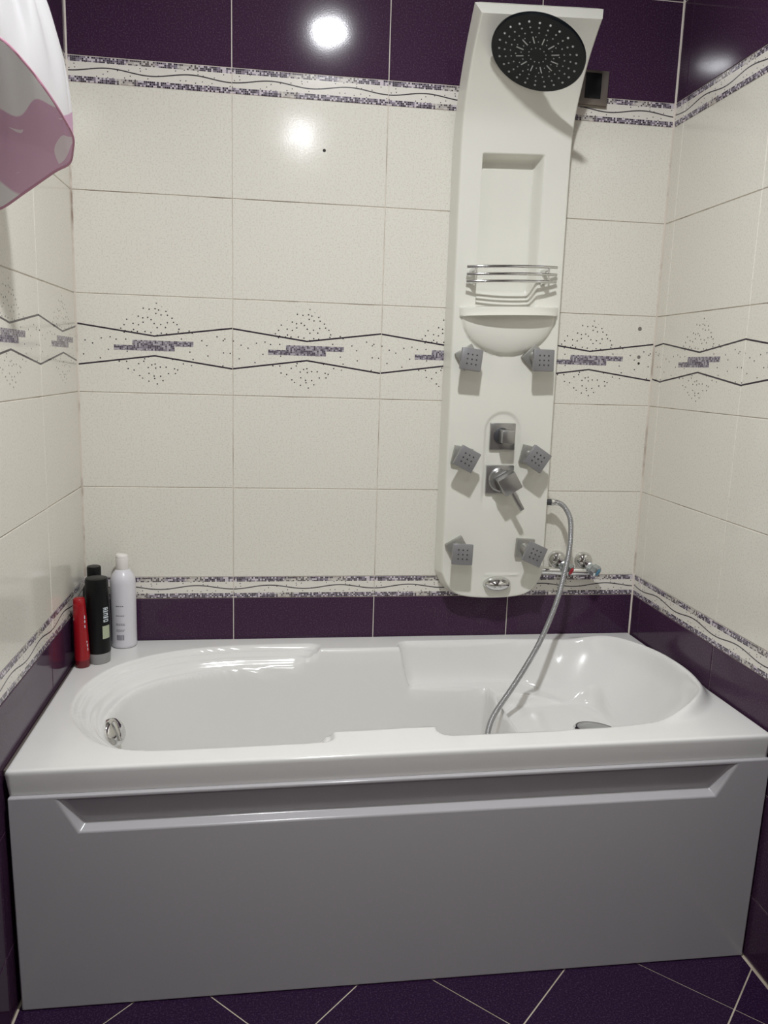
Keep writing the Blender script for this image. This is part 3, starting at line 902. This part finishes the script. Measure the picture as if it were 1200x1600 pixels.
for k in range(13):
    w = random.choice((1.0, 1.5, 2.2)); 
    patch('barcode_bar', f, a, a + w, 0.0250, 0.0400, M['print_grey'], b1, na=1); a += w + random.choice((0.8, 1.2))
# big black bottle standing on its grey cap
bx, by = 0.0640, -0.158
b2 = thing('shampoo_bottle', 'black bottle standing on its grey cap, in front of white bottle', 'bottle', (bx, by, rimz(bx, by) + 0.0004))
pr = [(0.0300, 0.028), (0.0308, 0.034), (0.0312, 0.080), (0.0308, 0.130), (0.0296, 0.180), (0.0282, 0.218), (0.0268, 0.223)]
link('bottle_body', bm_mesh('bottle_body', lathe([(0, 0.028)] + pr + [(0.022, 0.2245), (0, 0.2240)], 40), M['bottle_black'], angle=50), b2)
link('bottle_cap', bm_mesh('bottle_cap', lathe([(0, 0), (0.0275, 0.0), (0.0285, 0.002), (0.0298, 0.026), (0.029, 0.029), (0, 0.029)], 40), M['cap_grey'], angle=50), b2)
f = interp(pr)
patch('green_label', f, -58, -18, 0.068, 0.102, M['print_green'], b2)
for k, (z0, z1) in enumerate(((0.112, 0.119), (0.122, 0.126), (0.128, 0.135), (0.138, 0.141), (0.1435, 0.150))):
    patch('lettering', f, -52, -24 + 3 * (k % 2), z0, z0 + 0.0018, M['print_white'], b2)
    patch('lettering', f, -52, -24, z1 - 0.0018, z1, M['print_white'], b2)
    patch('lettering', f, -52 + 9 * (k % 3), -46 + 9 * (k % 3), z0, z1, M['print_white'], b2, na=2)
    patch('lettering', f, -30, -25, z0, z1, M['print_white'], b2, na=2)
# black bottle behind it
bx, by = 0.0390, -0.068
b3 = thing('shampoo_bottle', 'black bottle with narrow round cap hidden behind the other black bottle', 'bottle', (bx, by, rimz(bx, by) + 0.0004))
pr = [(0.027, 0.0), (0.0295, 0.003), (0.0300, 0.010), (0.0300, 0.160), (0.029, 0.172), (0.024, 0.182), (0.018, 0.187)]
link('bottle_body', bm_mesh('bottle_body', lathe([(0, 0)] + pr + [(0, 0.187)], 36), M['bottle_black'], angle=60), b3)
link('bottle_cap', bm_mesh('bottle_cap', lathe([(0.0170, 0.185), (0.0180, 0.188), (0.0180, 0.228), (0.0165, 0.231), (0, 0.2315)], 32), M['bottle_black'], angle=50), b3)
# red tube
bx, by = 0.0310, -0.192
b4 = thing('red_tube', 'slim red cosmetic tube with dark red cap nearest the left wall', 'tube', (bx, by, rimz(bx, by) + 0.0004), rot=(R_(0.0), R_(-1.2), 0))
pr = [(0.0185, 0.020), (0.0188, 0.030), (0.0182, 0.070), (0.0168, 0.120), (0.0152, 0.162), (0.0140, 0.178), (0.0115, 0.181)]
link('tube_body', bm_mesh('tube_body', lathe([(0, 0.020)] + pr + [(0, 0.1815)], 32), M['red'], angle=50), b4)
link('tube_cap', bm_mesh('tube_cap', lathe([(0, 0), (0.0165, 0.0), (0.0178, 0.002), (0.0183, 0.021), (0, 0.021)], 32), M['darkred'], angle=50), b4)
f = interp(pr)
for (z0, z1, a0, a1) in ((0.128, 0.137, -40, -30), (0.118, 0.125, -42, -32), (0.105, 0.112, -44, -36), (0.066, 0.070, -36, -27), (0.055, 0.062, -34, -24), (0.044, 0.052, -32, -24), (0.125, 0.130, -146, -138)):
    patch('lettering', f, a0, a1, z0, z1, M['print_white'], b4, na=2)

# ------------------------------------------------------------------ shower curtain gathered at the left wall
hem = [(.105, -.860, 1.771), (.132, -.830, 1.748), (.155, -.800, 1.718), (.168, -.765, 1.694), (.1745, -.730, 1.674), (.169, -.710, 1.656), (.158, -.690, 1.639), (.128, -.670, 1.628),
       (.076, -.660, 1.594), (.031, -.660, 1.563), (.012, -.690, 1.560), (.012, -.760, 1.640), (.030, -.830, 1.735), (.068, -.862, 1.772)]
hemd = catmull(hem, 6, True)
cur = thing('shower_curtain', 'white and pink shower curtain gathered up with pink hem at upper left', 'curtain', (0.05, -0.75, 2.10))
CO = Vector((0.05, -0.75, 2.10))
topc = Vector((0.052, -0.752, 2.22))
vs, fs = [], []
n = len(hemd); NR = 40
cen = sum(hemd, Vector()) / n
for j in range(NR + 1):
    t = j / NR
    for i, q in enumerate(hemd):
        w = (1 - t) ** 1.05
        # radius shrinks towards the gather, with folds growing upwards
        fold = 1 + 0.16 * math.sin(i * 2 * math.pi / n * 9 + 0.6) * min(1, t * 3) + 0.09 * math.sin(i * 2 * math.pi / n * 5 + 2.0) * min(1, t * 2)
        c_ = cen.lerp(topc, t)
        k = (0.20 + 0.80 * (1 - ss(np.array(t)) ** 0.75)) * fold
        rel = (q - cen); rel.z *= (1 - t)
        pnt = c_ + rel * float(k)
        bul = 0.010 * math.sin(math.pi * min(1, t * 2.2)) 
        pnt += Vector((rel.x, rel.y, 0)).normalized() * bul if rel.length > 1e-4 else Vector()
        pnt.x = max(pnt.x, 0.009)
        vs.append(pnt - CO)
for j in range(NR):
    for i in range(n):
        fs.append((j * n + i, j * n + (i + 1) % n, (j + 1) * n + (i + 1) % n, (j + 1) * n + i))
me = pydata('curtain_cloth', vs, fs, M['curtain'], smooth=True)
link('curtain_cloth', me, cur)
link('hem', tube_me('hem', [q - CO for q in hemd], 0.0020, M['hem'], 6, closed=True), cur)
hk = thing('wall_hook', 'small chrome hook on left wall holding up the curtain', 'hook', (0.0, -0.752, 2.235))
link('hook_plate', bm_mesh('hook_plate', lathe([(0, 0), (0.018, 0), (0.018, 0.004), (0.014, 0.007), (0, 0.008)], 24), M['chrome'], angle=40), hk, (0, 0, 0), (0, math.pi / 2, 0))
link('hook_arm', tube_me('hook_arm', catmull([(0.006, 0, 0), (0.03, 0, -0.004), (0.052, 0, -0.018), (0.068, 0, -0.012), (0.072, 0, 0.008)], 6), 0.004, M['chrome'], 10), hk)
